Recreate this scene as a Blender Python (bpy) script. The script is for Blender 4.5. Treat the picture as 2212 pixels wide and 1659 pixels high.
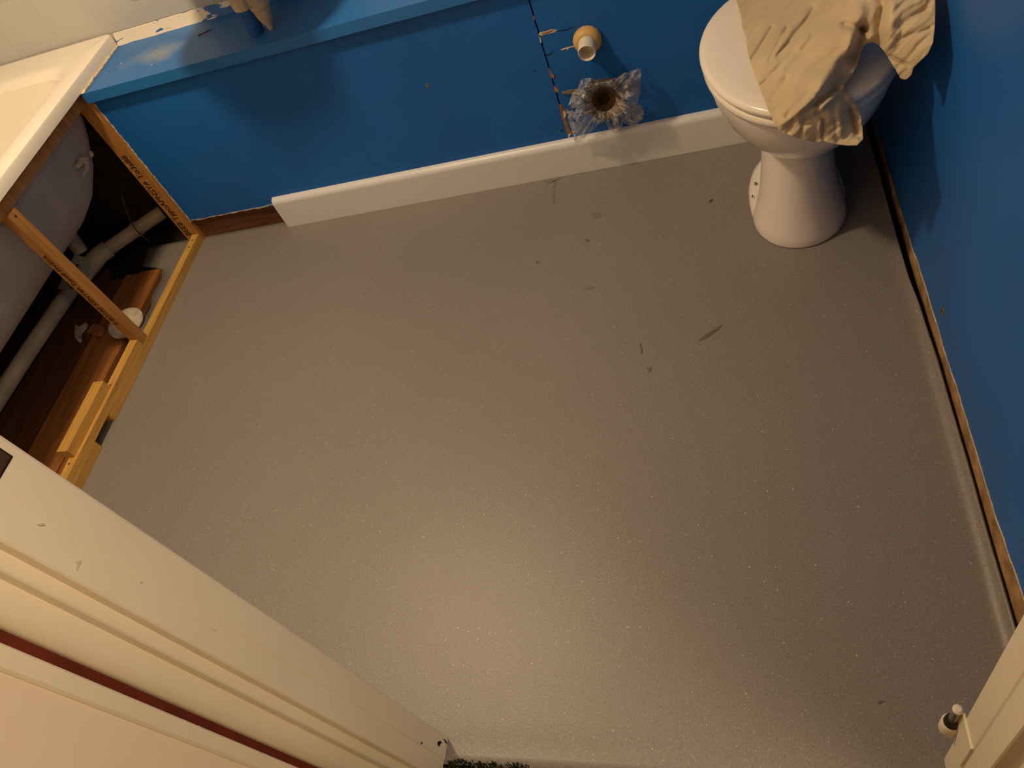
import bpy, bmesh, math, random
from mathutils import Vector, Matrix, Euler, noise
random.seed(7)
S = bpy.context.scene
COL = S.collection
for o in list(bpy.data.objects): bpy.data.objects.remove(o)

# ------------------------------------------------------------------ camera
F_PX, CAM = 1661.3, Vector((1.5787, -1.6619, 1.2401))
ROT = Euler((0.66453, 0.30428, 0.10887), 'XYZ')
cam = bpy.data.cameras.new('camera'); cam.sensor_width = 36.0
cam.lens = F_PX / 2212 * 36.0; cam.clip_start = 0.02
camo = bpy.data.objects.new('camera', cam); COL.objects.link(camo)
camo.location = CAM; camo.rotation_euler = ROT
S.camera = camo
# ------------------------------------------------------------------ world, exposure
W = bpy.data.worlds.new('world'); S.world = W; W.use_nodes = True
W.node_tree.nodes['Background'].inputs[0].default_value = (0.05, 0.04, 0.03, 1)
W.node_tree.nodes['Background'].inputs[1].default_value = 0.2
vs = S.view_settings
vs.view_transform = 'Standard'; vs.look = 'None'; vs.gamma = 1; vs.use_curve_mapping = False
vs.exposure = 0.0
BULB = dict(loc=(0.43, -0.62, 1.90), r=0.08, power=43.0, col=(1.0, 0.72, 0.42))
HALL = dict(loc=(2.15, -1.67, 1.86), r=0.14, power=40.0, col=(1.0, 0.74, 0.44))

RM = ROT.to_matrix()
def at(px, py, X=None, Y=None, Z=None):
    """point of the place seen at a pixel of the photograph, on a known plane"""
    d = RM @ Vector(((px-1106)/F_PX, (829.5-py)/F_PX, -1.0))
    if X is not None: t = (X-CAM.x)/d.x
    elif Y is not None: t = (Y-CAM.y)/d.y
    else: t = (Z-CAM.z)/d.z
    return CAM + d*t

# ------------------------------------------------------------------ materials
def mat(name, col, rough=0.5, spec=0.5, noise_amt=0.0, noise_scale=8.0, bump=0.0, bump_scale=60.0, metal=0.0, col2=None, coat=0.0):
    m = bpy.data.materials.new(name); m.use_nodes = True
    nt = m.node_tree; b = nt.nodes['Principled BSDF']
    b.inputs['Roughness'].default_value = rough
    b.inputs['Specular IOR Level'].default_value = spec
    b.inputs['Metallic'].default_value = metal
    b.inputs['Coat Weight'].default_value = coat
    b.inputs['Base Color'].default_value = (*col, 1)
    tc = nt.nodes.new('ShaderNodeTexCoord')
    if noise_amt > 0 or col2:
        n = nt.nodes.new('ShaderNodeTexNoise'); n.inputs['Scale'].default_value = noise_scale; n.inputs['Detail'].default_value = 5
        nt.links.new(tc.outputs['Object'], n.inputs['Vector'])
        r = nt.nodes.new('ShaderNodeValToRGB')
        a = col2 if col2 else tuple(max(0, c*(1-noise_amt)) for c in col)
        c = col if col2 else tuple(min(1, c*(1+noise_amt)) for c in col)
        r.color_ramp.elements[0].position = 0.35; r.color_ramp.elements[1].position = 0.65
        r.color_ramp.elements[0].color = (*a, 1); r.color_ramp.elements[1].color = (*c, 1)
        nt.links.new(n.outputs['Fac'], r.inputs['Fac']); nt.links.new(r.outputs['Color'], b.inputs['Base Color'])
    if bump > 0:
        n2 = nt.nodes.new('ShaderNodeTexNoise'); n2.inputs['Scale'].default_value = bump_scale; n2.inputs['Detail'].default_value = 3
        nt.links.new(tc.outputs['Object'], n2.inputs['Vector'])
        bp = nt.nodes.new('ShaderNodeBump'); bp.inputs['Strength'].default_value = bump; bp.inputs['Distance'].default_value = 0.002
        nt.links.new(n2.outputs['Fac'], bp.inputs['Height']); nt.links.new(bp.outputs['Normal'], b.inputs['Normal'])
    return m

def wood(name, dark, light, axis='Z', scale=9.0, rough=0.55, stretch=0.06):
    m = bpy.data.materials.new(name); m.use_nodes = True
    nt = m.node_tree; b = nt.nodes['Principled BSDF']; b.inputs['Roughness'].default_value = rough
    b.inputs['Specular IOR Level'].default_value = 0.3
    tc = nt.nodes.new('ShaderNodeTexCoord'); mp = nt.nodes.new('ShaderNodeMapping')
    sc = [1.0, 1.0, 1.0]; sc['XYZ'.index(axis)] = stretch
    mp.inputs['Scale'].default_value = [s*scale*4 for s in sc]
    nt.links.new(tc.outputs['Object'], mp.inputs['Vector'])
    n = nt.nodes.new('ShaderNodeTexNoise'); n.inputs['Scale'].default_value = 3.0; n.inputs['Detail'].default_value = 6; n.inputs['Distortion'].default_value = 0.6
    nt.links.new(mp.outputs['Vector'], n.inputs['Vector'])
    r = nt.nodes.new('ShaderNodeValToRGB')
    r.color_ramp.elements[0].position = 0.3; r.color_ramp.elements[1].position = 0.7
    r.color_ramp.elements[0].color = (*dark, 1); r.color_ramp.elements[1].color = (*light, 1)
    nt.links.new(n.outputs['Fac'], r.inputs['Fac']); nt.links.new(r.outputs['Color'], b.inputs['Base Color'])
    bp = nt.nodes.new('ShaderNodeBump'); bp.inputs['Strength'].default_value = 0.25; bp.inputs['Distance'].default_value = 0.002
    nt.links.new(n.outputs['Fac'], bp.inputs['Height']); nt.links.new(bp.outputs['Normal'], b.inputs['Normal'])
    return m

BLUE = (0.010, 0.113, 0.45)
M = {}
M['blue'] = mat('blue_paint', BLUE, 0.42, 0.28, 0.10, 3.0, 0.05, 45)
M['white_paint'] = mat('white_gloss_paint', (0.78, 0.74, 0.66), 0.32, 0.5, 0.03, 6, 0.05, 30)
M['cream_paint'] = mat('aged_cream_gloss_paint', (0.80, 0.73, 0.60), 0.35, 0.5, 0.04, 5, 0.08, 25)
M['skirting'] = mat('white_satin_board', (0.66, 0.70, 0.76), 0.35, 0.5)
M['porcelain'] = mat('white_porcelain', (0.78, 0.74, 0.73), 0.10, 0.5, 0, 1, 0, 1, 0, None, 0.4)
M['seat'] = mat('white_seat_plastic', (0.78, 0.74, 0.71), 0.22, 0.5)
M['acrylic'] = mat('bath_acrylic', (0.84, 0.81, 0.75), 0.25, 0.5)
M['shell'] = mat('shaded_underside_glass_fibre', (0.34, 0.325, 0.34), 0.7, 0.3, 0.08, 14, 0.15, 90)  # off-white shell darkened in colour to stand in for shade under the bath
M['tile'] = mat('white_glazed_tile', (0.45, 0.465, 0.475), 0.18, 0.5, 0.03, 2.5)
M['grout'] = mat('cream_grout', (0.56, 0.54, 0.46), 0.9, 0.2, 0.08, 30)
M['plaster'] = mat('bare_tan_plaster', (0.46, 0.30, 0.16), 0.95, 0.1, 0, 30, 0.5, 70, 0, (0.24, 0.14, 0.07))
M['ceiling'] = mat('ceiling_white', (0.58, 0.56, 0.53), 0.9, 0.2, 0.02, 3)
M['hallwall'] = mat('hall_cream_wall', (0.78, 0.66, 0.54), 0.8, 0.2, 0.03, 3)
M['halldark'] = mat('hall_brown_wall', (0.16, 0.10, 0.06), 0.85, 0.2, 0.1, 3)
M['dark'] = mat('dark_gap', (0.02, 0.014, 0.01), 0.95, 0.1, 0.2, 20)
M['void_shade'] = mat('void_wall_shade', (0.07, 0.055, 0.045), 0.95, 0.1, 0.3, 20, 0.4, 40)  # dark tone paints in the shade of the void behind the bath
M['redwood'] = mat('dark_red_primer', (0.12, 0.022, 0.012), 0.8, 0.2, 0.2, 20)
M['pine_z'] = wood('pine_upright', (0.30, 0.135, 0.035), (0.46, 0.23, 0.07), 'Z')
M['pine_y'] = wood('pine_lengthwise', (0.42, 0.23, 0.055), (0.62, 0.37, 0.10), 'Y')
M['oldwood'] = wood('old_brown_wood', (0.055, 0.018, 0.007), (0.16, 0.065, 0.028), 'X')
M['plank'] = wood('orange_floorboard', (0.19, 0.068, 0.020), (0.36, 0.15, 0.045), 'Y', 7)  # orange boards toned down in colour for shade under the bath
M['plank_shaded'] = wood('shaded_floorboard', (0.06, 0.021, 0.009), (0.135, 0.050, 0.019), 'Y', 7)  # deeper boards: shade of the void put into the wood colour
M['pvc'] = mat('white_pvc', (0.72, 0.68, 0.60), 0.35, 0.5, 0.05, 20)
M['pvc_dirty'] = mat('grubby_cream_pvc', (0.50, 0.44, 0.34), 0.5, 0.4, 0.18, 14)
M['yellow'] = mat('aged_yellow_rubber', (0.56, 0.38, 0.14), 0.55, 0.4, 0.10, 25)
M['ink'] = mat('black_stamp_ink', (0.02, 0.012, 0.008), 0.8, 0.2, 0.3, 60)
M['chip'] = mat('exposed_brown_board', (0.30, 0.13, 0.055), 0.9, 0.1, 0.3, 60, 0.5, 120)
M['torn'] = mat('torn_pale_filler', (0.62, 0.56, 0.42), 0.9, 0.1, 0.25, 60, 0.4, 120)
M['brown_plate'] = mat('dark_brown_metal', (0.075, 0.038, 0.018), 0.5, 0.5, 0.3, 60, 0.2, 120, 0.3)
M['steel'] = mat('dull_steel', (0.45, 0.42, 0.36), 0.35, 0.5, 0.1, 50, 0, 1, 0.9)
M['brass'] = mat('brass_screw', (0.60, 0.42, 0.18), 0.25, 0.5, 0.1, 50, 0, 1, 0.95)
M['rust'] = mat('dark_rusty_steel', (0.045, 0.03, 0.025), 0.6, 0.4, 0.3, 80, 0, 1, 0.5)
M['leaf'] = mat('dried_green_leaf', (0.10, 0.085, 0.02), 0.7, 0.3, 0.2, 90)
M['scuff'] = mat('dark_scuff', (0.135, 0.112, 0.10), 0.7, 0.3, 0.2, 60)
M['smear'] = mat('greenish_dirt_smear', (0.185, 0.168, 0.145), 0.5, 0.4, 0.10, 60)
M['carpet_dark'] = mat('dark_green_carpet_pile', (0.035, 0.036, 0.014), 0.95, 0.1, 0.35, 90)
M['carpet_pale'] = mat('pale_carpet_backing', (0.46, 0.36, 0.20), 0.95, 0.1, 0.2, 90)
M['lid_white'] = mat('dusty_white_disc', (0.50, 0.44, 0.36), 0.7, 0.3, 0.2, 40, 0.3, 80)
M['chalk'] = mat('pale_silicone', (0.42, 0.37, 0.30), 0.7, 0.3, 0.12, 50)
M['wire'] = mat('dull_wire', (0.10, 0.085, 0.05), 0.6, 0.4, 0.1, 50)
M['blue_pipe'] = mat('blue_painted_pipe', (0.010, 0.09, 0.33), 0.42, 0.45, 0.08, 12)

def emitter(name, col, strength):
    m = bpy.data.materials.new(name); m.use_nodes = True; nt = m.node_tree
    nt.nodes.remove(nt.nodes['Principled BSDF'])
    e = nt.nodes.new('ShaderNodeEmission'); e.inputs[0].default_value = (*col, 1); e.inputs[1].default_value = strength
    nt.links.new(e.outputs[0], nt.nodes['Material Output'].inputs['Surface'])
    return m

def floor_mat():
    m = bpy.data.materials.new('flecked_grey_safety_vinyl'); m.use_nodes = True; nt = m.node_tree; L = nt.links
    b = nt.nodes['Principled BSDF']; b.inputs['Roughness'].default_value = 0.43; b.inputs['Specular IOR Level'].default_value = 0.5
    tc = nt.nodes.new('ShaderNodeTexCoord')
    n = nt.nodes.new('ShaderNodeTexNoise'); n.inputs['Scale'].default_value = 330; n.inputs['Detail'].default_value = 4
    L.new(tc.outputs['Object'], n.inputs['Vector'])
    r = nt.nodes.new('ShaderNodeValToRGB'); r.color_ramp.elements[0].position = 0.3; r.color_ramp.elements[1].position = 0.72
    r.color_ramp.elements[0].color = (0.175, 0.160, 0.158, 1); r.color_ramp.elements[1].color = (0.245, 0.232, 0.222, 1)
    L.new(n.outputs['Fac'], r.inputs['Fac'])
    nb = nt.nodes.new('ShaderNodeTexNoise'); nb.inputs['Scale'].default_value = 2.2; nb.inputs['Detail'].default_value = 2
    L.new(tc.outputs['Object'], nb.inputs['Vector'])
    mr = nt.nodes.new('ShaderNodeMapRange'); mr.inputs['To Min'].default_value = 0.90; mr.inputs['To Max'].default_value = 1.08
    L.new(nb.outputs['Fac'], mr.inputs['Value'])
    mul = nt.nodes.new('ShaderNodeMixRGB'); mul.blend_type = 'MULTIPLY'; mul.inputs[0].default_value = 1
    L.new(r.outputs['Color'], mul.inputs[1]); L.new(mr.outputs['Result'], mul.inputs[2])
    prev = mul.outputs['Color']
    for sc, rad, keep, col in ((190, 0.20, 0.86, (0.36, 0.33, 0.295, 1)), (230, 0.20, 0.84, (0.12, 0.105, 0.095, 1)), (50, 0.05, 0.90, (0.75, 0.69, 0.57, 1))):
        v = nt.nodes.new('ShaderNodeTexVoronoi'); v.inputs['Scale'].default_value = sc; v.voronoi_dimensions = '2D'
        L.new(tc.outputs['Object'], v.inputs['Vector'])
        lt = nt.nodes.new('ShaderNodeMath'); lt.operation = 'LESS_THAN'; lt.inputs[1].default_value = rad
        L.new(v.outputs['Distance'], lt.inputs[0])
        sp = nt.nodes.new('ShaderNodeSeparateColor'); L.new(v.outputs['Color'], sp.inputs[0])
        gt = nt.nodes.new('ShaderNodeMath'); gt.operation = 'GREATER_THAN'; gt.inputs[1].default_value = keep
        L.new(sp.outputs[0], gt.inputs[0])
        mm = nt.nodes.new('ShaderNodeMath'); mm.operation = 'MULTIPLY'; L.new(lt.outputs[0], mm.inputs[0]); L.new(gt.outputs[0], mm.inputs[1])
        m2 = nt.nodes.new('ShaderNodeMath'); m2.operation = 'MULTIPLY'; L.new(mm.outputs[0], m2.inputs[0]); L.new(sp.outputs[1], m2.inputs[1])
        mx = nt.nodes.new('ShaderNodeMixRGB'); L.new(m2.outputs[0], mx.inputs[0]); L.new(prev, mx.inputs[1]); mx.inputs[2].default_value = col
        prev = mx.outputs['Color']
    L.new(prev, b.inputs['Base Color'])
    bp = nt.nodes.new('ShaderNodeBump'); bp.inputs['Strength'].default_value = 0.35; bp.inputs['Distance'].default_value = 0.001
    L.new(n.outputs['Fac'], bp.inputs['Height']); L.new(bp.outputs['Normal'], b.inputs['Normal'])
    return m
M['floor'] = floor_mat()

def ledge_mat():
    """blue gloss paint, rubbed pale near the bath"""
    m = bpy.data.materials.new('worn_blue_ledge_paint'); m.use_nodes = True; nt = m.node_tree; L = nt.links
    b = nt.nodes['Principled BSDF']; b.inputs['Roughness'].default_value = 0.4; b.inputs['Specular IOR Level'].default_value = 0.45
    tc = nt.nodes.new('ShaderNodeTexCoord')
    mp = nt.nodes.new('ShaderNodeMapping'); mp.vector_type = 'POINT'
    mp.inputs['Location'].default_value = (-0.185*5.2, -0.085*9.5, 0); mp.inputs['Scale'].default_value = (5.2, 9.5, 0)
    L.new(tc.outputs['Object'], mp.inputs['Vector'])
    ln = nt.nodes.new('ShaderNodeVectorMath'); ln.operation = 'LENGTH'; L.new(mp.outputs['Vector'], ln.inputs[0])
    n = nt.nodes.new('ShaderNodeTexNoise'); n.inputs['Scale'].default_value = 16; n.inputs['Detail'].default_value = 5
    L.new(tc.outputs['Object'], n.inputs['Vector'])
    ad = nt.nodes.new('ShaderNodeMath'); ad.operation = 'MULTIPLY_ADD'; ad.inputs[1].default_value = 0.9
    L.new(n.outputs['Fac'], ad.inputs[0]); L.new(ln.outputs['Value'], ad.inputs[2])
    r = nt.nodes.new('ShaderNodeValToRGB'); r.color_ramp.elements[0].position = 0.55; r.color_ramp.elements[1].position = 1.05
    r.color_ramp.elements[0].color = (0.55, 0.55, 0.55, 1); r.color_ramp.elements[1].color = (0, 0, 0, 1)
    L.new(ad.outputs[0], r.inputs['Fac'])
    mx = nt.nodes.new('ShaderNodeMixRGB'); L.new(r.outputs['Color'], mx.inputs[0])
    mx.inputs[1].default_value = (0.016, 0.145, 0.48, 1); mx.inputs[2].default_value = (0.34, 0.37, 0.33, 1)
    L.new(mx.outputs['Color'], b.inputs['Base Color'])
    return m
M['ledge'] = ledge_mat()

def strip_mat():
    m = mat('white_sealant_with_blue_paint', (0.66, 0.64, 0.58), 0.4, 0.4)
    nt = m.node_tree; L = nt.links; b = nt.nodes['Principled BSDF']
    tc = nt.nodes.new('ShaderNodeTexCoord'); mp = nt.nodes.new('ShaderNodeMapping'); mp.inputs['Scale'].default_value = (14, 60, 60)
    L.new(tc.outputs['Object'], mp.inputs['Vector'])
    n = nt.nodes.new('ShaderNodeTexNoise'); n.inputs['Scale'].default_value = 1.4; n.inputs['Detail'].default_value = 5
    L.new(mp.outputs['Vector'], n.inputs['Vector'])
    r = nt.nodes.new('ShaderNodeValToRGB'); r.color_ramp.interpolation = 'CONSTANT'
    r.color_ramp.elements[0].color = (0.66, 0.64, 0.58, 1); r.color_ramp.elements[1].color = (*BLUE, 1); r.color_ramp.elements[1].position = 0.585
    sx = nt.nodes.new('ShaderNodeSeparateXYZ'); L.new(tc.outputs['Object'], sx.inputs[0])
    gr = nt.nodes.new('ShaderNodeMapRange'); gr.inputs['From Min'].default_value = 0.05; gr.inputs['From Max'].default_value = 0.45; gr.inputs['To Min'].default_value = -0.10; gr.inputs['To Max'].default_value = 0.16
    L.new(sx.outputs['X'], gr.inputs['Value'])
    sm = nt.nodes.new('ShaderNodeMath'); L.new(n.outputs['Fac'], sm.inputs[0]); L.new(gr.outputs['Result'], sm.inputs[1])
    L.new(sm.outputs[0], r.inputs['Fac']); L.new(r.outputs['Color'], b.inputs['Base Color'])
    return m
M['strip'] = strip_mat()

def canvas_mat():
    m = bpy.data.materials.new('beige_canvas'); m.use_nodes = True; nt = m.node_tree; L = nt.links
    b = nt.nodes['Principled BSDF']; b.inputs['Roughness'].default_value = 0.9; b.inputs['Specular IOR Level'].default_value = 0.1
    b.inputs['Sheen Weight'].default_value = 0.15
    tc = nt.nodes.new('ShaderNodeTexCoord')
    n = nt.nodes.new('ShaderNodeTexNoise'); n.inputs['Scale'].default_value = 9; n.inputs['Detail'].default_value = 5
    L.new(tc.outputs['Object'], n.inputs['Vector'])
    r = nt.nodes.new('ShaderNodeValToRGB'); r.color_ramp.elements[0].position = 0.3; r.color_ramp.elements[1].position = 0.7
    r.color_ramp.elements[0].color = (0.47, 0.38, 0.255, 1); r.color_ramp.elements[1].color = (0.59, 0.49, 0.335, 1)
    L.new(n.outputs['Fac'], r.inputs['Fac']); L.new(r.outputs['Color'], b.inputs['Base Color'])
    w = nt.nodes.new('ShaderNodeTexWave'); w.inputs['Scale'].default_value = 130; w.inputs['Distortion'].default_value = 1.5; w.bands_direction = 'DIAGONAL'
    L.new(tc.outputs['Object'], w.inputs['Vector'])
    bp = nt.nodes.new('ShaderNodeBump'); bp.inputs['Strength'].default_value = 0.30; bp.inputs['Distance'].default_value = 0.0006
    L.new(w.outputs['Fac'], bp.inputs['Height'])
    n2 = nt.nodes.new('ShaderNodeTexNoise'); n2.inputs['Scale'].default_value = 34; n2.inputs['Detail'].default_value = 6; n2.inputs['Distortion'].default_value = 1.2
    L.new(tc.outputs['Object'], n2.inputs['Vector'])
    bp2 = nt.nodes.new('ShaderNodeBump'); bp2.inputs['Strength'].default_value = 0.25; bp2.inputs['Distance'].default_value = 0.003
    L.new(n2.outputs['Fac'], bp2.inputs['Height']); L.new(bp.outputs['Normal'], bp2.inputs['Normal']); L.new(bp2.outputs['Normal'], b.inputs['Normal'])
    return m
M['canvas'] = canvas_mat()

def bag_mat(name, body, alpha, ink=True):
    m = bpy.data.materials.new(name); m.use_nodes = True; nt = m.node_tree; L = nt.links
    b = nt.nodes['Principled BSDF']; b.inputs['Roughness'].default_value = 0.14; b.inputs['Specular IOR Level'].default_value = 0.6
    tc = nt.nodes.new('ShaderNodeTexCoord')
    n = nt.nodes.new('ShaderNodeTexNoise'); n.inputs['Scale'].default_value = 26; n.inputs['Detail'].default_value = 3
    L.new(tc.outputs['Object'], n.inputs['Vector'])
    r = nt.nodes.new('ShaderNodeValToRGB'); r.color_ramp.interpolation = 'EASE'
    r.color_ramp.elements[0].position = 0.60 if ink else 0.98; r.color_ramp.elements[1].position = 0.66 if ink else 1.0
    r.color_ramp.elements[0].color = (*body, 1); r.color_ramp.elements[1].color = (0.02, 0.025, 0.09, 1)
    L.new(n.outputs['Fac'], r.inputs['Fac']); L.new(r.outputs['Color'], b.inputs['Base Color'])
    n3 = nt.nodes.new('ShaderNodeTexNoise'); n3.inputs['Scale'].default_value = 60; n3.inputs['Detail'].default_value = 5
    L.new(tc.outputs['Object'], n3.inputs['Vector'])
    mr = nt.nodes.new('ShaderNodeMapRange'); mr.inputs['From Min'].default_value = 0.3; mr.inputs['From Max'].default_value = 0.7
    mr.inputs['To Min'].default_value = alpha*0.6; mr.inputs['To Max'].default_value = min(1, alpha*1.5)
    L.new(n3.outputs['Fac'], mr.inputs['Value']); L.new(mr.outputs['Result'], b.inputs['Alpha'])
    n2 = nt.nodes.new('ShaderNodeTexNoise'); n2.inputs['Scale'].default_value = 55; n2.inputs['Detail'].default_value = 4; n2.inputs['Distortion'].default_value = 1.5
    L.new(tc.outputs['Object'], n2.inputs['Vector'])
    bp = nt.nodes.new('ShaderNodeBump'); bp.inputs['Strength'].default_value = 0.9; bp.inputs['Distance'].default_value = 0.006
    L.new(n2.outputs['Fac'], bp.inputs['Height']); L.new(bp.outputs['Normal'], b.inputs['Normal'])
    return m
M['bag'] = bag_mat('clear_crinkled_polythene', (0.62, 0.60, 0.57), 0.42)
M['bag_brown'] = bag_mat('mud_stained_polythene', (0.20, 0.125, 0.05), 0.92, False)

# ------------------------------------------------------------------ mesh helpers
def empty(name, loc, **kw):
    o = bpy.data.objects.new(name, None); COL.objects.link(o); o.location = loc; o.empty_display_size = 0.05
    return tag(o, **kw)
def tag(o, label=None, cat=None, group=None, kind=None):
    if label: o['label'] = label
    if cat: o['category'] = cat
    if group: o['group'] = group
    if kind: o['kind'] = kind
    return o
def origin(o):
    """world position of an unrotated object"""
    v = Vector((0, 0, 0))
    while o is not None: v += o.location; o = o.parent
    return v
def obj(name, bm, m, parent=None, smooth=False, bevel=0.0, angle=35, solid=0.0, **kw):
    """link a bmesh (built in world coordinates) as one object with its origin at its own base"""
    if len(bm.verts):
        xs = [v.co.x for v in bm.verts]; ys = [v.co.y for v in bm.verts]; zs = [v.co.z for v in bm.verts]
        base = Vector(((min(xs)+max(xs))/2, (min(ys)+max(ys))/2, min(zs)))
    else: base = Vector()
    return_mesh = bpy.data.meshes.new(name)
    if bevel > 0:
        es = [e for e in bm.edges if len(e.link_faces) == 2 and e.calc_face_angle(0) > math.radians(angle)]
        bmesh.ops.bevel(bm, geom=es, offset=bevel, segments=3 if smooth else 2, profile=0.6, affect='EDGES', clamp_overlap=True)
    if smooth:
        for f in bm.faces: f.smooth = True
    # keep world-space texture coordinates steady by leaving geometry in world space
    bm.to_mesh(return_mesh); bm.free()
    mats = m if isinstance(m, (list, tuple)) else [m]
    for k in mats: return_mesh.materials.append(k)
    o = bpy.data.objects.new(name, return_mesh); COL.objects.link(o)
    if parent is not None:
        o.parent = parent; o.location = -origin(parent)
    if smooth:
        try: return_mesh.set_sharp_from_angle(angle=math.radians(angle))
        except Exception: pass
    if solid:
        s = o.modifiers.new('thickness', 'SOLIDIFY'); s.thickness = solid; s.offset = 0
    return tag(o, **kw)

def box(x0, x1, y0, y1, z0, z1, bm=None):
    bm = bm or bmesh.new()
    v = [bm.verts.new((x, y, z)) for x in (x0, x1) for y in (y0, y1) for z in (z0, z1)]
    for f in ((0,1,3,2),(4,6,7,5),(0,4,5,1),(2,3,7,6),(0,2,6,4),(1,5,7,3)): bm.faces.new([v[i] for i in f])
    return bm
def prism(pts, d, bm=None):
    """polygon (list of Vector, planar) extruded by vector d"""
    bm = bm or bmesh.new(); d = Vector(d)
    a = [bm.verts.new(p) for p in pts]; b = [bm.verts.new(Vector(p)+d) for p in pts]
    n = len(a); bm.faces.new(a); bm.faces.new(b[::-1])
    for i in range(n): bm.faces.new((a[i], b[i], b[(i+1) % n], a[(i+1) % n]))
    bmesh.ops.recalc_face_normals(bm, faces=bm.faces); bmesh.ops.triangulate(bm, faces=[f for f in bm.faces if len(f.verts) > 4])
    return bm
def loft(rings, bm=None, cap0=True, cap1=True, closed=True):
    bm = bm or bmesh.new()
    R = [[bm.verts.new(p) for p in r] for r in rings]
    for i in range(len(R)-1):
        n = len(R[i])
        for j in range(n if closed else n-1):
            bm.faces.new((R[i][j], R[i][(j+1) % n], R[i+1][(j+1) % n], R[i+1][j]))
    if cap0: bm.faces.new(R[0][::-1])
    if cap1: bm.faces.new(R[-1])
    bmesh.ops.recalc_face_normals(bm, faces=bm.faces)
    return bm
def frame(t):
    t = t.normalized(); u = Vector((0, 0, 1)) if abs(t.z) < 0.9 else Vector((1, 0, 0))
    a = t.cross(u).normalized(); return a, t.cross(a).normalized()
def tube(path, r, seg=20, bm=None, cap=True):
    path = [Vector(p) for p in path]; rings = []
    for i, p in enumerate(path):
        t = (path[min(i+1, len(path)-1)]-path[max(i-1, 0)]); a, b = frame(t)
        rr = r[i] if isinstance(r, (list, tuple)) else r
        rings.append([p+(a*math.cos(2*math.pi*k/seg)+b*math.sin(2*math.pi*k/seg))*rr for k in range(seg)])
    return loft(rings, bm, cap, cap)
def turned(p, axis, prof, seg=32, bm=None):
    """lathe: prof = list of (distance along axis, radius), closed profile when first==last radius 0"""
    axis = Vector(axis).normalized(); a, b = frame(axis); p = Vector(p)
    rings = [[p+axis*h+(a*math.cos(2*math.pi*k/seg)+b*math.sin(2*math.pi*k/seg))*max(r, 1e-5) for k in range(seg)] for h, r in prof]
    return loft(rings, bm, prof[0][1] < 1e-4, prof[-1][1] < 1e-4)
def rrect(x0, x1, y0, y1, r, z, n=8):
    pts = []
    for cx, cy, a0 in ((x1-r, y1-r, 0), (x0+r, y1-r, 90), (x0+r, y0+r, 180), (x1-r, y0+r, 270)):
        for k in range(n+1):
            a = math.radians(a0+90*k/n); pts.append(Vector((cx+r*math.cos(a), cy+r*math.sin(a), z)))
    return pts
def nz(x, y=0.0, z=0.0): return noise.noise(Vector((x, y, z)))
def text_bm(body, size, o, u, v, depth=0.0004):
    """lettering as thin mesh: o origin, u reading direction, v up direction"""
    c = bpy.data.curves.new('lettering', 'FONT'); c.body = body; c.size = size; c.extrude = depth
    t = bpy.data.objects.new('lettering', c); COL.objects.link(t)
    bpy.context.view_layer.update()
    me = bpy.data.meshes.new_from_object(t); bpy.data.objects.remove(t); bpy.data.curves.remove(c)
    u = Vector(u).normalized(); v = Vector(v).normalized(); w = u.cross(v)
    bm = bmesh.new(); bm.from_mesh(me); bpy.data.meshes.remove(me)
    for q in bm.verts: q.co = Vector(o)+u*q.co.x+v*q.co.y+w*q.co.z
    return bm

# ================================================================== STRUCTURE
WX = 1.893          # right wall
# ---- floor: grey vinyl, wavy cut edge under the bath, turned up at the right wall
def interp(tab, y):
    for (y0, a), (y1, b) in zip(tab, tab[1:]):
        if y0 >= y >= y1:
            t = (y0-y)/(y0-y1); t = t*t*(3-2*t); return a+(b-a)*t
    return tab[0][1] if y > tab[0][0] else tab[-1][1]
left_tab = [(0.012, -0.22), (-0.085, -0.20), (-0.10, -0.112), (-0.16, -0.094), (-0.22, -0.098), (-0.27, -0.080), (-0.31, -0.082), (-0.38, -0.100), (-0.5, -0.085), (-0.62, -0.06), (-0.8, -0.05), (-1.44, -0.05)]
right_tab = [(0.012, 1.879), (-0.2, 1.880), (-0.40, 1.880), (-0.52, 1.881), (-0.62, 1.885), (-0.8, 1.887), (-1.0, 1.8885), (-1.44, 1.8895)]
bm = bmesh.new(); NX, NY = 70, 96; G = []
for j in range(NY+1):
    y = 0.012-(1.452)*j/NY
    l, r = interp(left_tab, y), interp(right_tab, y)
    row = []
    for i in range(NX+1):
        u = i/NX; u = 1-(1-u)**1.6
        x = l+(r-l)*u
        up = max(0.0, min(1.0, (-0.5-y)/0.25)); e = max(0.0, (x-(r-0.020))/0.020)
        z = 0.013*up*e*e*(1.0+0.25*nz(y*7)) + (0.003*max(0, min(1, (y+0.02)/-0.2)) * e*(1-up))
        dip = math.exp(-((y+1.412)/0.012)**2); z -= 0.0012*dip*(1 if 1.0 < x < 1.85 else 0)
        row.append(bm.verts.new((x, y, z)))
    G.append(row)
for j in range(NY):
    for i in range(NX): bm.faces.new((G[j][i], G[j+1][i], G[j+1][i+1], G[j][i+1]))
floor = obj('floor', bm, M['floor'], None, True, 0, 60, kind='structure', label='grey flecked vinyl floor with wavy cut edges', cat='floor')
s = floor.modifiers.new('thickness', 'SOLIDIFY'); s.thickness = 0.004; s.offset = -1
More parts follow.
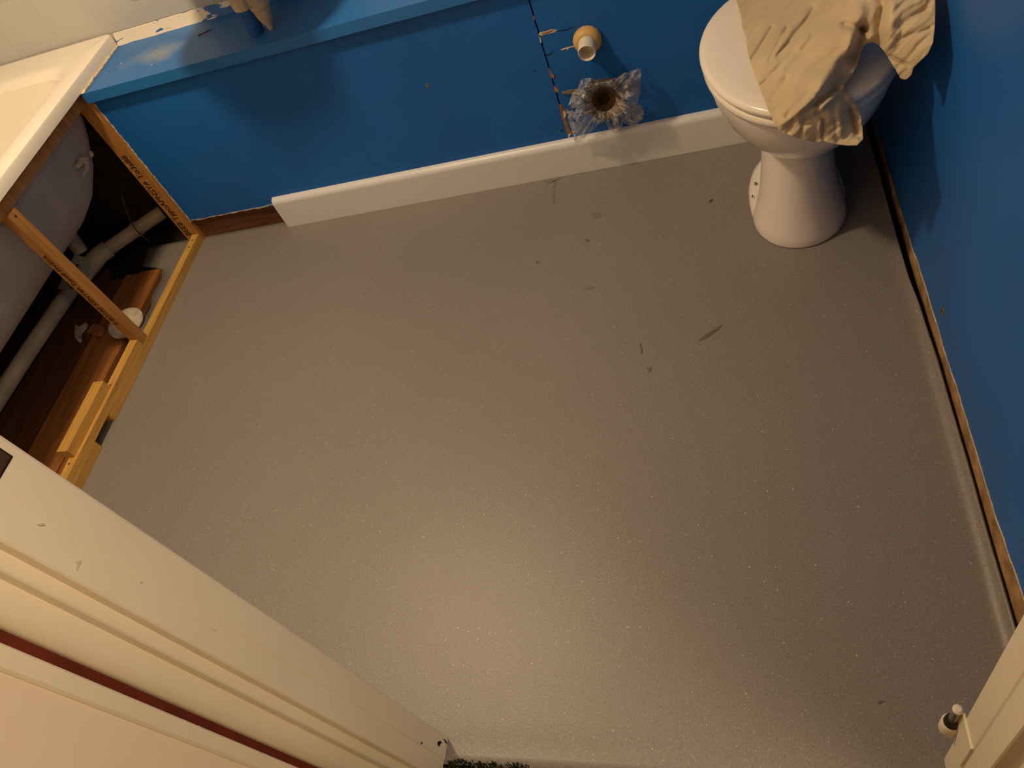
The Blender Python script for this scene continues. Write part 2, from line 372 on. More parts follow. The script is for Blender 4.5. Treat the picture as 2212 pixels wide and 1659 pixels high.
# subfloor boards under the bath: each a plank of its own
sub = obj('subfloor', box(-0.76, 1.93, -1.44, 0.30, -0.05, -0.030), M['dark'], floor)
px0 = [(-0.122, -0.205, 'plank', -0.095), (-0.209, -0.262, 'plank', -0.10), (-0.268, -0.352, 'plank_shaded', -0.11), (-0.357, -0.44, 'plank_shaded', -0.05), (-0.446, -0.54, 'plank_shaded', 0.05), (-0.546, -0.64, 'plank_shaded', 0.1), (-0.646, -0.74, 'plank_shaded', 0.1)]
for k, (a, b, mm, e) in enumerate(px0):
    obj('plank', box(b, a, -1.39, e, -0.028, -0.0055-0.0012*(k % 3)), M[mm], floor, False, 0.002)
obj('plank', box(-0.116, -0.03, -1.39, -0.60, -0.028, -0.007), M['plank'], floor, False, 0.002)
# scuffs and stains with shapes of their own
def decal(name, pts, m, z=0.0006, par=floor):
    P = [at(px, py, Z=z) for px, py in pts]
    return obj(name, prism(P, (0, 0, 0.0004)), m, par)
decal('scuff_mark', [(1508,737),(1516,728),(1535,716),(1552,705),(1561,702),(1553,711),(1538,722),(1522,733)], M['scuff'])
decal('scuff_mark', [(1381,741),(1384,741),(1387,752),(1388,763),(1385,763),(1383,752)], M['scuff'])
decal('scuff_mark', [(1396,793),(1402,796),(1408,792),(1405,803),(1401,804)], M['scuff'])
decal('scuff_mark', [(1895,1516),(1902,1513),(1914,1515),(1903,1517),(1899,1522)], M['scuff'])
decal('scuff_mark', [(1262,519),(1268,517),(1275,520),(1268,523)], M['scuff'])
decal('scuff_mark', [(1158,566),(1163,563),(1160,570)], M['scuff'])
decal('stain', [(1278,463),(1290,459),(1300,463),(1294,470),(1282,472)], M['smear'])
decal('stain', [(1193,392),(1200,389),(1199,402),(1197,418),(1199,432),(1196,440),(1192,428),(1191,410)], M['smear'])
decal('stain', [(1257,624),(1272,619),(1285,620),(1270,626)], M['smear'])
decal('stain', [(1172,392),(1196,388),(1216,381),(1200,392),(1184,396)], M['smear'])

# ---- back wall: old board, with two blue panels fixed on it
wall_back = obj('wall_back', box(0.0, 1.95, 0.011, 0.03, -0.02, 0.497), M['oldwood'], kind='structure', label='old brown board behind the blue boxing panels', cat='wall')
P = []
for k in range(37):                                   # ragged left edge, upwards
    z = 0.072+(0.497-0.072)*k/36; P.append(Vector((0.004+0.0035*nz(z*60)+0.002*nz(z*170), 0, z)))
P.append(Vector((1.1895, 0, 0.497)))
for k in range(28):                                   # the crack edge, downwards
    z = 0.49-(0.49-0.04)*k/27; P.append(Vector((1.1885+0.0012*nz(z*40+9), 0, z)))
for k in range(33):                                   # ragged lower edge
    x = 1.18-(1.18-0.012)*k/32; P.append(Vector((x, 0, 0.070+0.004*nz(x*30+3)+(0.005 if x < 0.2 else 0))))
panelL = obj('panel', prism(P, (0, 0.010, 0)), M['blue'], wall_back)
P = []
for k in range(28):
    z = 0.04+(0.497-0.04)*k/27; P.append(Vector((1.1925+0.0014*nz(z*40+2), -0.001, z)))
P += [Vector((1.90, -0.001, 0.497)), Vector((1.90, -0.001, 0.04))]
panelR = obj('panel', prism(P, (0, 0.011, 0)), M['blue'], wall_back)
# pale torn strip along the ragged edges of the left panel
bm = bmesh.new()
for k in range(70):
    z = 0.074+0.42*k/69+random.uniform(-.003, .003); w = random.uniform(0.002, 0.006); x = 0.0035+0.0035*nz(z*60)
    prism([Vector((x-w*0.8, -0.0006, z-0.005)), Vector((x+w*0.4, -0.0014, z-0.001)), Vector((x+w*0.3, -0.0014, z+0.005)), Vector((x-w*0.5, -0.0006, z+0.006))], (0, 0.003, 0), bm)
for k in range(40):
    x = 0.012+0.295*k/39; z = 0.0745+0.004*nz(x*30+3); h = random.uniform(.001, .004)
    prism([Vector((x-0.004, -0.0006, z-h)), Vector((x+0.005, -0.0006, z-h*0.6)), Vector((x+0.005, -0.0012, z+h*0.4)), Vector((x-0.004, -0.0012, z+h*0.2))], (0, 0.003, 0), bm)
obj('torn_edge', bm, M['torn'], panelL, label='ragged pale torn paint edge')
def chip(pts, m, par, y=-0.0015, name='paint_chip'):
    return obj(name, prism([at(px, py, Y=y) for px, py in pts], (0, 0.0012, 0)), m, par)
chip([(1163,75),(1166,70),(1180,68),(1190,63),(1198,64),(1204,65),(1197,70),(1186,73),(1176,75),(1168,78)], M['torn'], panelR)
chip([(1170,72),(1182,69),(1192,65),(1196,66),(1186,71),(1176,74)], M['chip'], panelR, -0.0022)
chip([(1164,78),(1168,82),(1170,93),(1167,92)], M['torn'], panelR)
chip([(1151,33),(1155,36),(1155,44),(1152,42)], M['chip'], panelR)
chip([(1184,146),(1188,149),(1191,158),(1197,163),(1196,170),(1190,167)], M['chip'], panelR)
chip([(1196,184),(1203,190),(1208,198),(1200,200),(1198,196)], M['chip'], panelR)
chip([(1206,225),(1213,226),(1219,236),(1223,246),(1222,254),(1224,262),(1228,273),(1232,284),(1240,283),(1238,289),(1226,289),(1221,276),(1215,256)], M['chip'], panelR)
chip([(1216,240),(1221,240),(1223,250),(1218,256)], M['torn'], panelR, -0.0024)
chip([(1227,290),(1234,289),(1231,293),(1230,299),(1228,299)], M['torn'], panelR, -0.0024)
chip([(1211,107),(1222,103),(1240,99),(1240,101),(1228,104),(1226,109),(1224,105),(1213,109)], M['torn'], panelR)
chip([(1204,67),(1222,64),(1240,57),(1240,58),(1223,66),(1206,68)], M['dark'], panelR, name='knife_cut')
chip([(1179,119),(1190,115),(1198,110),(1190,117),(1181,121)], M['dark'], panelR, name='knife_cut')
def screw(px, py, par, r=0.0045, m1='steel', m2='rust', y=0.0, axis=(0, -1, 0), name='screw', X=None):
    c = at(px, py, Y=y) if X is None else at(px, py, X=X)
    s = obj(name, turned(c, axis, [(-0.002, 0), (-0.002, r), (0.001, r), (0.0014, r*0.7), (0.0008, r*0.35), (0.0008, 0)], 14), M[m1], par, True)
    obj('screw_recess', turned(c+Vector(axis)*0.0011, axis, [(0, 0), (0, r*0.4), (0.0006, r*0.35), (0.0006, 0)], 8), M[m2], s)
screw(923, 184, panelL, 0.0045, 'brass', 'rust')
screw(1154, 153, panelL, 0.0042, 'blue', 'rust')
screw(1201, 38, panelR, 0.0042, 'blue', 'steel')
screw(1214, 282, panelL, 0.003, 'rust', 'rust')
screw(1196, 166, panelR, 0.005, 'rust', 'brass')

# ---- tiled rear wall above the ledge and behind the bath
wall_rear = obj('wall_rear_tiled', box(-0.78, 1.95, 0.2243, 0.30, -0.03, 2.40), M['grout'], kind='structure', label='rear wall with white square tiles above the bath and ledge', cat='wall')
tile_me = None
for r in range(3):
    for c in range(-5, 12):
        x0 = -0.1575+0.149*c+0.001 if c < 2 else -0.1575+0.149*c+0.001
        if x0+0.147 > 1.90: continue
        z0 = 0.5555+0.149*r
        if tile_me is None:
            t = obj('tile', box(0, 0.1472, 0.2236, 0.2242, 0, 0.1472), M['tile'], wall_rear, False, 0.0003)
            tile_me = t.data
        else:
            t = bpy.data.objects.new('tile', tile_me); COL.objects.link(t); t.parent = wall_rear
        t.location = Vector((x0, 0, z0))-origin(wall_rear)
obj('shaded_lower_wall', box(-0.78, 1.95, 0.2235, 0.2242, -0.03, 0.496), M['void_shade'], wall_rear)  # lower wall coloured dark because no light should reach this void
obj('upper_plaster', box(-0.78, 1.95, 0.2235, 0.2242, 1.003, 2.40), M['tile'], wall_rear)

# ---- right wall, blue; bare plaster shows where the skirting was
wall_right = obj('wall_right', box(WX+0.003, WX+0.08, -1.40, 0.23, -0.02, 2.40), M['plaster'], kind='structure', label='right wall of bare tan plaster under blue paint', cat='wall')
P = []
edge = [(0.23, 0.030), (-0.05, 0.030), (-0.30, 0.032), (-0.48, 0.036), (-0.58, 0.048), (-0.75, 0.051), (-0.91, 0.062), (-1.07, 0.064), (-1.21, 0.082), (-1.30, 0.086), (-1.40, 0.09)]
for k in range(90):
    y = 0.22-1.62*k/89; P.append(Vector((WX, y, interp(edge, y)+0.004*nz(y*22)+0.002*nz(y*70))))
P += [Vector((WX, -1.40, 2.40)), Vector((WX, 0.22, 2.40))]
pr = obj('paint_layer', prism(P, (0.004, 0, 0)), M['blue'], wall_right, label='blue paint ending in a ragged line above the floor')
bm = bmesh.new()
for k in range(150):
    y = -0.42-0.96*k/149; z = interp(edge, y)+0.004*nz(y*22)+0.002*nz(y*70); h = random.uniform(.001, .0045)
    prism([Vector((WX-0.0005, y-0.004, z-h)), Vector((WX-0.0005, y+0.004, z-h*0.5)), Vector((WX-0.0012, y+0.004, z+h*0.4)), Vector((WX-0.0012, y-0.004, z+h*0.3))], (0.003, 0, 0), bm)
obj('torn_edge', bm, M['torn'], pr)
s1 = at(2035, 675, X=WX)
screw(2036, 672, pr, 0.0085, 'brass', 'rust', axis=(-1, 0, 0), X=WX-0.0005)

# ---- left wall, front wall, ceiling, hall
obj('wall_left', box(-0.86, -0.76, -1.505, 0.30, -0.05, 2.40), M['tile'], kind='structure', label='left wall beyond the bath', cat='wall')
JL, JR = 1.0492, 1.7672
wf = obj('wall_front', box(-0.86, JL-0.056, -1.505, -1.402, -0.03, 2.40), M['hallwall'], kind='structure', label='front wall left of the doorway', cat='wall')
obj('wall_front_right', box(JR+0.056, 3.2, -1.505, -1.402, -0.03, 2.40), M['hallwall'], kind='structure', label='front wall right of the doorway', cat='wall')
obj('wall_front_header', box(JL-0.056, JR+0.056, -1.505, -1.402, 2.02, 2.40), M['hallwall'], kind='structure', label='wall over the doorway', cat='wall')
obj('ceiling', box(-0.86, 3.3, -2.9, 0.30, 2.401, 2.45), M['ceiling'], kind='structure', label='plain white ceiling', cat='ceiling')
obj('trim_1', prism([Vector((x, y, 0)) for x, y in ((0.994, -1.5125), (0.9985, -1.5125), (0.9995, -1.514), (0.9990, -1.5275), (0.9965, -1.5300), (0.994, -1.5305))], (0, 0, 2.06)), M['cream_paint'], kind='structure', label='narrow cream edge board beside the door lining', cat='trim')
obj('wall_hall', box(0.88, 3.3, -2.9, -2.8, -0.05, 2.40), M['halldark'], kind='structure', label='far wall of the hall', cat='wall')
obj('wall_hall_right', box(3.2, 3.3, -2.8, -1.39, -0.05, 2.40), M['halldark'], kind='structure', label='right end wall of the hall', cat='wall')
obj('wall_hall_left', box(0.88, 0.994, -2.8, -1.506, -0.05, 2.40), M['hallwall'], kind='structure', label='left end wall of the hall', cat='wall')
hall_floor = obj('floor_hall', box(0.88, 3.2, -2.8, -1.443, -0.05, -0.004), M['carpet_dark'], kind='structure', label='dark carpeted hall floor', cat='floor')

# ---- skirting board on the back wall
bm = bmesh.new()
prof = [(0.0, 0.0)] + [(-0.018, 0.0), (-0.018, 0.083)] + [(-0.018+0.014*(1-math.cos(a)), 0.083+0.0165*math.sin(a)) for a in [math.radians(t) for t in range(8, 91, 8)]] + [(0.0, 0.0998)]
a = [Vector((0.309, y-0.0015, z+0.0006)) for y, z in prof]
prism(a, (1.89-0.309-0.005, 0, 0), bm)
obj('baseboard_back', bm, M['skirting'], None, False, 0.0012, 50, kind='structure', label='white rounded-edge skirting board along the blue back wall', cat='skirting')

# ---- door frame
door = empty('door_1', (JL, -1.45, 0), kind='structure', label='cream gloss-painted door frame with door taken off', cat='door frame')
def vprof(pts, z0, z1, bm=None):
    return prism([Vector((x, y, z0)) for x, y in pts], (0, 0, z1-z0), bm)
def arc(cx, cy, r, a0, a1, n=7):
    return [(cx+r*math.cos(math.radians(a0+(a1-a0)*k/n)), cy+r*math.sin(math.radians(a0+(a1-a0)*k/n))) for k in range(n+1)]
def jamb(side):
    X = JL if side < 0 else JR
    fx = lambda d: X+side*d            # d: depth into the wall
    pts = [(0.055, -1.3985)] + [(0.003-0.003*math.sin(t*math.pi/8), -1.3985-0.004*(1-math.cos(t*math.pi/8))) for t in range(5)] + [(0.0, -1.432), (0.0012, -1.4345), (0.0014, -1.4625), (0.003, -1.464), (0.055, -1.464)]
    j = obj('jamb', vprof([(fx(d), y) for d, y in pts], 0.0, 2.0), M['cream_paint'], door)
    st = [(0.055, -1.464), (0.016, -1.464), (0.016, -1.4755), (0.0175, -1.477), (0.055, -1.477)]
    obj('door_stop', vprof([(fx(d), y) for d, y in st], 0.0, 2.0), M['cream_paint'], door)
    ed = [(0.055, -1.477), (0.032, -1.477), (0.032, -1.486)] + [(0.032+0.015*(1-math.cos(math.radians(t))), -1.487-0.017*math.sin(math.radians(t))) for t in range(0, 91, 10)] + [(0.055, -1.504)]
    obj('lining_edge', vprof([(fx(d), y) for d, y in ed], 0.0, 2.0), M['cream_paint'], door, True, 0, 30)
    gp = [(0.050, -1.500), (0.061, -1.500), (0.061, -1.514), (0.0515, -1.514)]
    obj('gap_strip', vprof([(fx(d), y) for d, y in gp], 0.0, 2.0), M['redwood'], door, label='dark red bare timber showing in the gap')
    if side > 0:
        ar = [(0.050, -1.506), (0.050, -1.518), (0.053, -1.521), (0.115, -1.521), (0.120, -1.517), (0.120, -1.506)]
        obj('architrave', vprof([(fx(d), y) for d, y in ar], 0.0, 2.06), M['cream_paint'], door)
    return j
jl = jamb(-1); jr = jamb(1)
obj('head_jamb', box(JL-0.05, JR+0.05, -1.503, -1.3985, 2.0, 2.02), M['cream_paint'], door)
# latch strike plate on the left jamb
zb = 0.893
sp = obj('strike_plate', prism([Vector((JL+0.0008, y, z)) for y, z in ((-1.4095, zb), (-1.4315, zb), (-1.4315, zb+0.075), (-1.4095, zb+0.075))], (0.001, 0, 0)), M['brown_plate'], door, label='dark brown strike plate')
obj('plate_recess', prism([Vector((JL+0.0002, y, z)) for y, z in ((-1.4080, zb-0.0025), (-1.4335, zb-0.002), (-1.4335, zb+0.078), (-1.408, zb+0.078))], (0.0007, 0, 0)), M['dark'], door)
screw(0, 0, sp, 0.0032, 'cream_paint', 'brown_plate', axis=(1, 0, 0), X=None) if False else None
for z in (zb+0.0085, zb+0.0665):
    c = Vector((JL+0.0018, -1.4190, z))
    obj('screw', turned(c, (1, 0, 0), [(0, 0), (0, 0.0036), (0.0010, 0.003), (0.0013, 0)], 12), M['white_paint'], sp, True)
# dents on the jamb
for pts in ([(80,1133),(92,1130),(98,1134),(88,1136)], [(163,1214),(170,1211),(176,1213),(172,1220),(166,1232),(164,1229),(168,1218)], [(461,1356),(470,1362),(464,1363)], [(303,1257),(309,1256),(305,1260)]):
    obj('paint_dent', prism([at(px, py, X=JL+0.0004) for px, py in pts], (0.0004, 0, 0)), M['torn'], jl)
for pts in ([(945,1603),(950,1600),(955,1604),(951,1607),(949,1613),(946,1610)], [(958,1595),(963,1600),(966,1608),(962,1604)], [(909,1604),(913,1602),(911,1608)]):
    obj('paint_dent', prism([at(px, py, X=JL+0.0006) for px, py in pts], (0.0004, 0, 0)), M['dark'], jl)
# half hinge left on the right jamb
hx, hy = JR-0.006, -1.3905
hg = obj('hinge', box(JR-0.0022, JR+0.0005, -1.432, -1.394, 0.118, 0.205), M['cream_paint'], door, False, 0.0008, label='painted half hinge left on the jamb')
obj('knuckle', turned((hx, hy, 0.116), (0, 0, 1), [(0, 0), (0, 0.010), (0.004, 0.0115), (0.030, 0.0115), (0.033, 0.010), (0.033, 0)], 16), M['cream_paint'], hg, True)
obj('knuckle', turned((hx, hy, 0.1495), (0, 0, 1), [(0, 0), (0, 0.0092), (0.010, 0.0085), (0.016, 0.0065), (0.016, 0)], 16), M['rust'], hg, True, label='dark greasy bare metal knuckle')
obj('pin', turned((hx, hy, 0.165), (0, 0, 1), [(0, 0), (0, 0.0052), (0.036, 0.0052), (0.036, 0)], 14), M['steel'], hg, True)
obj('pin_tip', turned((hx, hy, 0.2012), (0, 0, 1), [(0, 0), (0, 0.0056), (0.005, 0.0058), (0.0075, 0.0035), (0.0075, 0)], 14), M['white_paint'], hg, True)
for pts in ([(2065,1587),(2067,1588),(2071,1608),(2076,1632),(2075,1632),(2069,1608)],):
    obj('scratch', prism([at(px, py, X=JR-0.0006) for px, py in pts], (0.0004, 0, 0)), M['white_paint'], jr)
for pts in ([(2071,1600),(2075,1602),(2074,1611),(2070,1607)], [(2088,1582),(2091,1584),(2090,1588)]):
    obj('paint_dent', prism([at(px, py, X=JR-0.0006) for px, py in pts], (0.0004, 0, 0)), M['dark'], jr)

# ---- carpet pile at the threshold (nobody could count it)
bm = bmesh.new()
def blade(x, y, h, lx, ly, w, bm, z=0.0):
    a = random.uniform(0, math.pi); dx, dy = math.cos(a)*w, math.sin(a)*w
    v = [bm.verts.new(p) for p in ((x-dx, y-dy, z), (x+dx, y+dy, z), (x+lx+dx*0.6, y+ly+dy*0.6, z+h), (x+lx-dx*0.6, y+ly-dy*0.6, z+h))]
    bm.faces.new(v)
bmp = bmesh.new()
for k in range(5200):
    x = random.uniform(1.058, 1.765)
    y0 = -1.436-0.0018*max(0, x-1.10)*4+0.003*nz(x*60)
    if x > 1.19: y0 -= 0.010
    y = y0-abs(random.gauss(0, 0.022))
    blade(x, y, random.uniform(0.008, 0.013), random.uniform(-.003, .003), random.uniform(-.002, .005), 0.0014, bm, -0.004)
for k in range(700):
    x = random.uniform(1.10, 1.76); blade(x, -1.4435+random.uniform(-.002, .002), random.uniform(0.003, 0.006), random.uniform(-.001, .001), random.uniform(0.002, .007), 0.0006, bmp, -0.002)
obj('carpet_pile', bm, M['carpet_dark'], hall_floor, kind='stuff')
obj('carpet_fringe', bmp, M['carpet_pale'], hall_floor, kind='stuff')

# ================================================================== LEDGE (pipe boxing top)
ledge = empty('pipe_boxing_ledge', (0.9, 0.1, 0.497), label='blue painted ledge over the pipe boxing, beside the bath', cat='ledge')
LY0 = -0.019
bm = bmesh.new()
P = []
for k in range(24):
    y = 0.222-(0.222-LY0)*k/23; P.append(Vector((0.003+0.003*nz(y*70), y, 0.498)))
P += [Vector((1.89, LY0, 0.498)), Vector((1.89, 0.222, 0.498))]
prism(P, (0, 0, 0.028), bm)
obj('top_board', bm, M['ledge'], ledge, False, 0.003, 60)
# sealant strip with scraped blue paint along the tiles
bm = bmesh.new(); R = []
for k in range(120):
    x = 0.012+1.86*k/119; d = 0.016+0.004*nz(x*25)+0.003*nz(x*80)
    R.append([Vector((x, 0.2222, 0.5262)), Vector((x, 0.2222-d, 0.5262)), Vector((x, 0.2222-d*0.85, 0.529)), Vector((x, 0.2185, 0.553)), Vector((x, 0.2222, 0.5545))])
loft(R, bm)
obj('sealant_strip', bm, M['strip'], ledge, True, 0, 40, label='white sealant strip with scraped blue paint')
# crumbling filler between bath lip and ledge
bm = bmesh.new()
for k in range(60):
    y = -0.018+0.235*k/59; w = 0.003+0.007*abs(nz(y*45)); x = 0.0125
    prism([Vector((x-0.003, y-0.003, 0.5265)), Vector((x+w, y-0.002, 0.5265)), Vector((x+w*random.uniform(.6, 1.1), y+0.003, 0.5265)), Vector((x-0.003, y+0.003, 0.5265))], (0, 0, random.uniform(.001, .004)), bm)
obj('filler', bm, M['torn'], ledge, label='crumbling pale filler along the bath')
bm = bmesh.new()
for px, py, s in ((240,115,4),(262,137,4),(328,140,5),(230,158,3),(243,154,2),(405,106,3),(285,88,2),(363,104,2),(350,127,3),(267,120,2)):
    c = at(px, py, Z=0.5263); q = [c+Vector((math.cos(a)*s*0.0010*random.uniform(.3, 1.3), math.sin(a)*s*0.0007*random.uniform(.3, 1.3), 0)) for a in (0, 1.2, 2.4, 3.7, 5)]
    prism(q, (0, 0, 0.0006), bm)
obj('paint_flake', bm, M['torn'], ledge, kind='stuff')

# nail lying on the ledge
a, b = at(430, 76, Z=0.5292), at(458, 63, Z=0.5292)
d = (b-a).normalized()
nail = empty('nail', a, label='dark rusty nail lying on the blue ledge', cat='nail')
obj('shank', tube([a, a+d*0.5*(b-a).length, a+d*(b-a).length*0.92, b], [0.0016, 0.0016, 0.0014, 0.0003], 8), M['rust'], nail, True)
obj('head', turned(a, -d, [(0, 0), (0, 0.003), (0.0014, 0.003), (0.0016, 0)], 10), M['rust'], nail)

# basin waste pipes standing on the ledge
bx, by = 0.517, 0.048
bp_ = empty('blue_waste_pipe', (bx, by, 0.5262), label='blue painted vertical waste pipe with white nut standing on ledge', cat='pipe')
obj('pipe', turned((bx, by, 0.5262), (0.10, -0.05, 1), [(0.002, 0), (0.002, 0.0185), (0.085, 0.0205), (0.085, 0)], 24), M['blue_pipe'], bp_, True)
ax = Vector((0.10, -0.05, 1)).normalized(); p0 = Vector((bx, by, 0.5262))+ax*0.066
obj('nut', turned(p0, ax, [(0, 0), (0, 0.0215), (0.002, 0.0255), (0.034, 0.0270), (0.036, 0.0262), (0.038, 0.0275), (0.060, 0.0280), (0.062, 0)], 10), M['pvc_dirty'], bp_, True, 0, 20, label='white plastic compression nut')
obj('riser', tube([p0+ax*0.06, p0+ax*0.16, Vector((0.545, 0.03, 0.69))], 0.0165, 18), M['pvc'], bp_, True)
cx_, cy_ = 0.567, 0.060
cp = empty('basin_supply_pipe', (cx_, cy_, 0.5262), label='white tapered pipe fitting with peeling paint beside blue pipe', cat='pipe')
ax2 = Vector((0.05, 0.02, 1)).normalized()
obj('taper', turned((cx_-0.012, cy_-0.008, 0.5262), ax2, [(0, 0), (0, 0.006), (0.012, 0.010), (0.030, 0.018), (0.052, 0.0225), (0.054, 0)], 22), M['pvc_dirty'], cp, True)
obj('collar', turned(Vector((cx_-0.012, cy_-0.008, 0.5262))+ax2*0.053, ax2, [(0, 0), (0, 0.0235), (0.003, 0.025), (0.010, 0.025), (0.012, 0.0235), (0.02, 0.026), (0.055, 0.0265), (0.056, 0)], 22), M['pvc_dirty'], cp, True)
obj('riser', tube([Vector((cx_-0.012, cy_-0.008, 0.5262))+ax2*0.10, Vector((cx_, cy_+0.01, 0.69))], 0.013, 14), M['pvc'], cp, True)
tp = empty('basin_trap', (0.625, 0.09, 0.6), label='grubby grey trap hanging under the basin behind the pipes', cat='trap')
obj('body', turned((0.640, 0.085, 0.600), (0, 0, 1), [(0, 0), (0, 0.016), (0.01, 0.022), (0.03, 0.024), (0.05, 0.024), (0.06, 0.015), (0.10, 0.015), (0.10, 0)], 20), M['pvc_dirty'], tp, True)
obj('seal', turned((0.640, 0.085, 0.628), (0, 0, 1), [(0, 0), (0, 0.0255), (0.006, 0.0255), (0.006, 0)], 20), M['rust'], tp, True)

# wall-hung basin over the ledge, just above the frame: throws the shade on ledge and panels
basin = empty('wall_basin', (0.515, 0.05, 0.80), label='white wall-hung hand basin over the ledge', cat='basin')
def basin_ring(w, f, z, n=40):
    pts = []
    for k in range(n):
        t = 2*math.pi*k/n; sx, sy = math.cos(t), math.sin(t)
        x = 0.495+w*math.copysign(abs(sx)**0.8, sx); y = (0.03 if True else 0)
        y = 0.03+(f if sy < 0 else min(0.19, max(0.05, (z-0.66)*1.9)))*math.copysign(abs(sy)**0.75, sy)
        pts.append(Vector((x, y, z)))
    return pts
bm = loft([basin_ring(0.06, 0.05, 0.672), basin_ring(0.115, 0.11, 0.695), basin_ring(0.172, 0.180, 0.735), basin_ring(0.190, 0.232, 0.79), basin_ring(0.190, 0.235, 0.805), basin_ring(0.184, 0.228, 0.81), basin_ring(0.14, 0.20, 0.80), basin_ring(0.11, 0.12, 0.72), basin_ring(0.03, 0.03, 0.70)])
obj('bowl', bm, M['porcelain'], basin, True)
obj('tap', tube([(0.495, 0.175, 0.806), (0.495, 0.175, 0.89), (0.495, 0.145, 0.92), (0.495, 0.095, 0.91), (0.495, 0.085, 0.89)], 0.011, 14), M['steel'], basin, True)

# ================================================================== BATH
bath = empty('bathtub', (-0.37, -0.6, 0.0), label='white bath with its side panel taken off', cat='bathtub')
X0, X1, Y0, Y1 = -0.755, 0.009, -1.395, 0.219
zt = 0.5585
rings = [rrect(X0+0.03, X1-0.012, Y0+0.02, Y1-0.004, 0.02, 0.529), rrect(X0, X1, Y0, Y1, 0.012, 0.5285), rrect(X0, X1, Y0, Y1, 0.012, zt-0.007),
         rrect(X0+0.002, X1-0.002, Y0+0.002, Y1-0.002, 0.011, zt-0.002), rrect(X0+0.007, X1-0.007, Y0+0.007, Y1-0.003, 0.010, zt),
         rrect(X0+0.055, X1-0.046, Y0+0.085, Y1-0.098, 0.075, zt), rrect(X0+0.066, X1-0.056, Y0+0.097, Y1-0.111, 0.085, zt-0.0003), rrect(X0+0.072, X1-0.062, Y0+0.103, Y1-0.118, 0.088, zt-0.002), rrect(X0+0.078, X1-0.068, Y0+0.11, Y1-0.127, 0.09, zt-0.007), rrect(X0+0.084, X1-0.075, Y0+0.12, Y1-0.140, 0.09, zt-0.018),
         rrect(X0+0.088, X1-0.079, Y0+0.13, Y1-0.146, 0.09, zt-0.045), rrect(X0+0.10, X1-0.092, Y0+0.20, Y1-0.180, 0.10, 0.40), rrect(X0+0.14, X1-0.132, Y0+0.31, Y1-0.255, 0.10, 0.310), rrect(X0+0.19, X1-0.180, Y0+0.36, Y1-0.31, 0.09, 0.272), rrect(X0+0.26, X1-0.25, Y0+0.44, Y1-0.38, 0.08, 0.262)]
obj('tub', loft(rings, None, False, True), M['acrylic'], bath, True, 0, 32)
rings = [rrect(X0+0.06, X1-0.050, Y0+0.09, Y1-0.112, 0.085, 0.530), rrect(X0+0.072, X1-0.066, Y0+0.12, Y1-0.138, 0.10, 0.48), rrect(X0+0.088, X1-0.082, Y0+0.18, Y1-0.165, 0.11, 0.41), rrect(X0+0.108, X1-0.101, Y0+0.25, Y1-0.205, 0.115, 0.34),
         rrect(X0+0.13, X1-0.124, Y0+0.30, Y1-0.248, 0.12, 0.290), rrect(X0+0.165, X1-0.158, Y0+0.34, Y1-0.292, 0.11, 0.258), rrect(X0+0.21, X1-0.205, Y0+0.39, Y1-0.335, 0.09, 0.246), rrect(X0+0.26, X1-0.26, Y0+0.44, Y1-0.38, 0.08, 0.243)]
obj('underside', loft(rings, None, False, True), M['shell'], bath, True, 0, 50, label='rough glass fibre underside, coloured darker for shade')
# blobs of old silicone on the underside
def blob(px_pts, X, th, m, name, **kw):
    P = [at(px, py, X=X) for px, py in px_pts]
    return obj(name, prism(P, (th, 0, 0)), m, kw.pop('parent', None), False, 0.0012, 60, **kw)
blob([(169,342),(174,339),(178,341),(184,337),(189,343),(188,355),(189,366),(184,372),(181,383),(176,384),(177,374),(181,368),(183,356),(179,352),(172,361),(165,365),(162,357),(167,352)], -0.070, 0.006, M['chalk'], 'silicone_blob', parent=bath)
blob([(192,327),(196,328),(200,336),(197,340),(194,336)], -0.066, 0.006, M['chalk'], 'silicone_blob', parent=bath)
blob([(148,235),(158,228),(168,234),(175,232),(173,240),(165,240),(160,246),(150,244),(154,238)], -0.045, 0.008, M['chalk'], 'silicone_blob', parent=bath)

# ---- timber frame for the missing bath panel
fr = empty('bath_panel_frame', (-0.02, -0.45, 0.0), label='pine batten frame for the missing bath panel', cat='timber frame')
st1 = obj('stud', box(-0.056, 0.000, 0.0015, 0.046, 0.0005, 0.496), M['pine_z'], fr, False, 0.0015)
obj('stud_strip', box(-0.014, 0.0005, -0.003, 0.0014, 0.0005, 0.492), M['pine_z'], fr, False, 0.001)
st2 = obj('stud', box(-0.027, -0.001, -0.446, -0.414, 0.0265, 0.492), M['pine_z'], fr, False, 0.0015)
obj('rail', box(-0.045, -0.014, -1.39, 0.0, 0.492, 0.5275), M['pine_z'], fr, False, 0.0015)
obj('batten', box(-0.026, 0.0, -0.678, -0.004, 0.0008, 0.026), M['pine_y'], fr, False, 0.0012)
obj('batten', box(-0.026, 0.0, -1.39, -0.758, 0.0008, 0.026), M['pine_y'], fr, False, 0.0012)
obj('batten', box(-0.027, -0.0005, -1.39, -0.4465, 0.0265, 0.050), M['pine_y'], fr, False, 0.0012)
obj('batten_block', box(-0.044, -0.0105, -0.815, -0.604, 0.0505, 0.076), M['pine_y'], fr, False, 0.0012)
for (x, y, z) in ((-0.013, -0.03, 0.026), (-0.013, -0.06, 0.026), (-0.014, -0.598, 0.050), (-0.018, -0.835, 0.050)):
    obj('nail_head', turned((x, y, z), (0, 0, 1), [(0, 0), (0, 0.0028), (0.0006, 0.0026), (0.0006, 0)], 10), M['rust'], fr)
obj('nail_head', turned((0.0-0.001, -0.43, 0.480), (1, 0, 0), [(0, 0), (0, 0.003), (0.0008, 0.003), (0.0008, 0)], 10), M['rust'], fr)
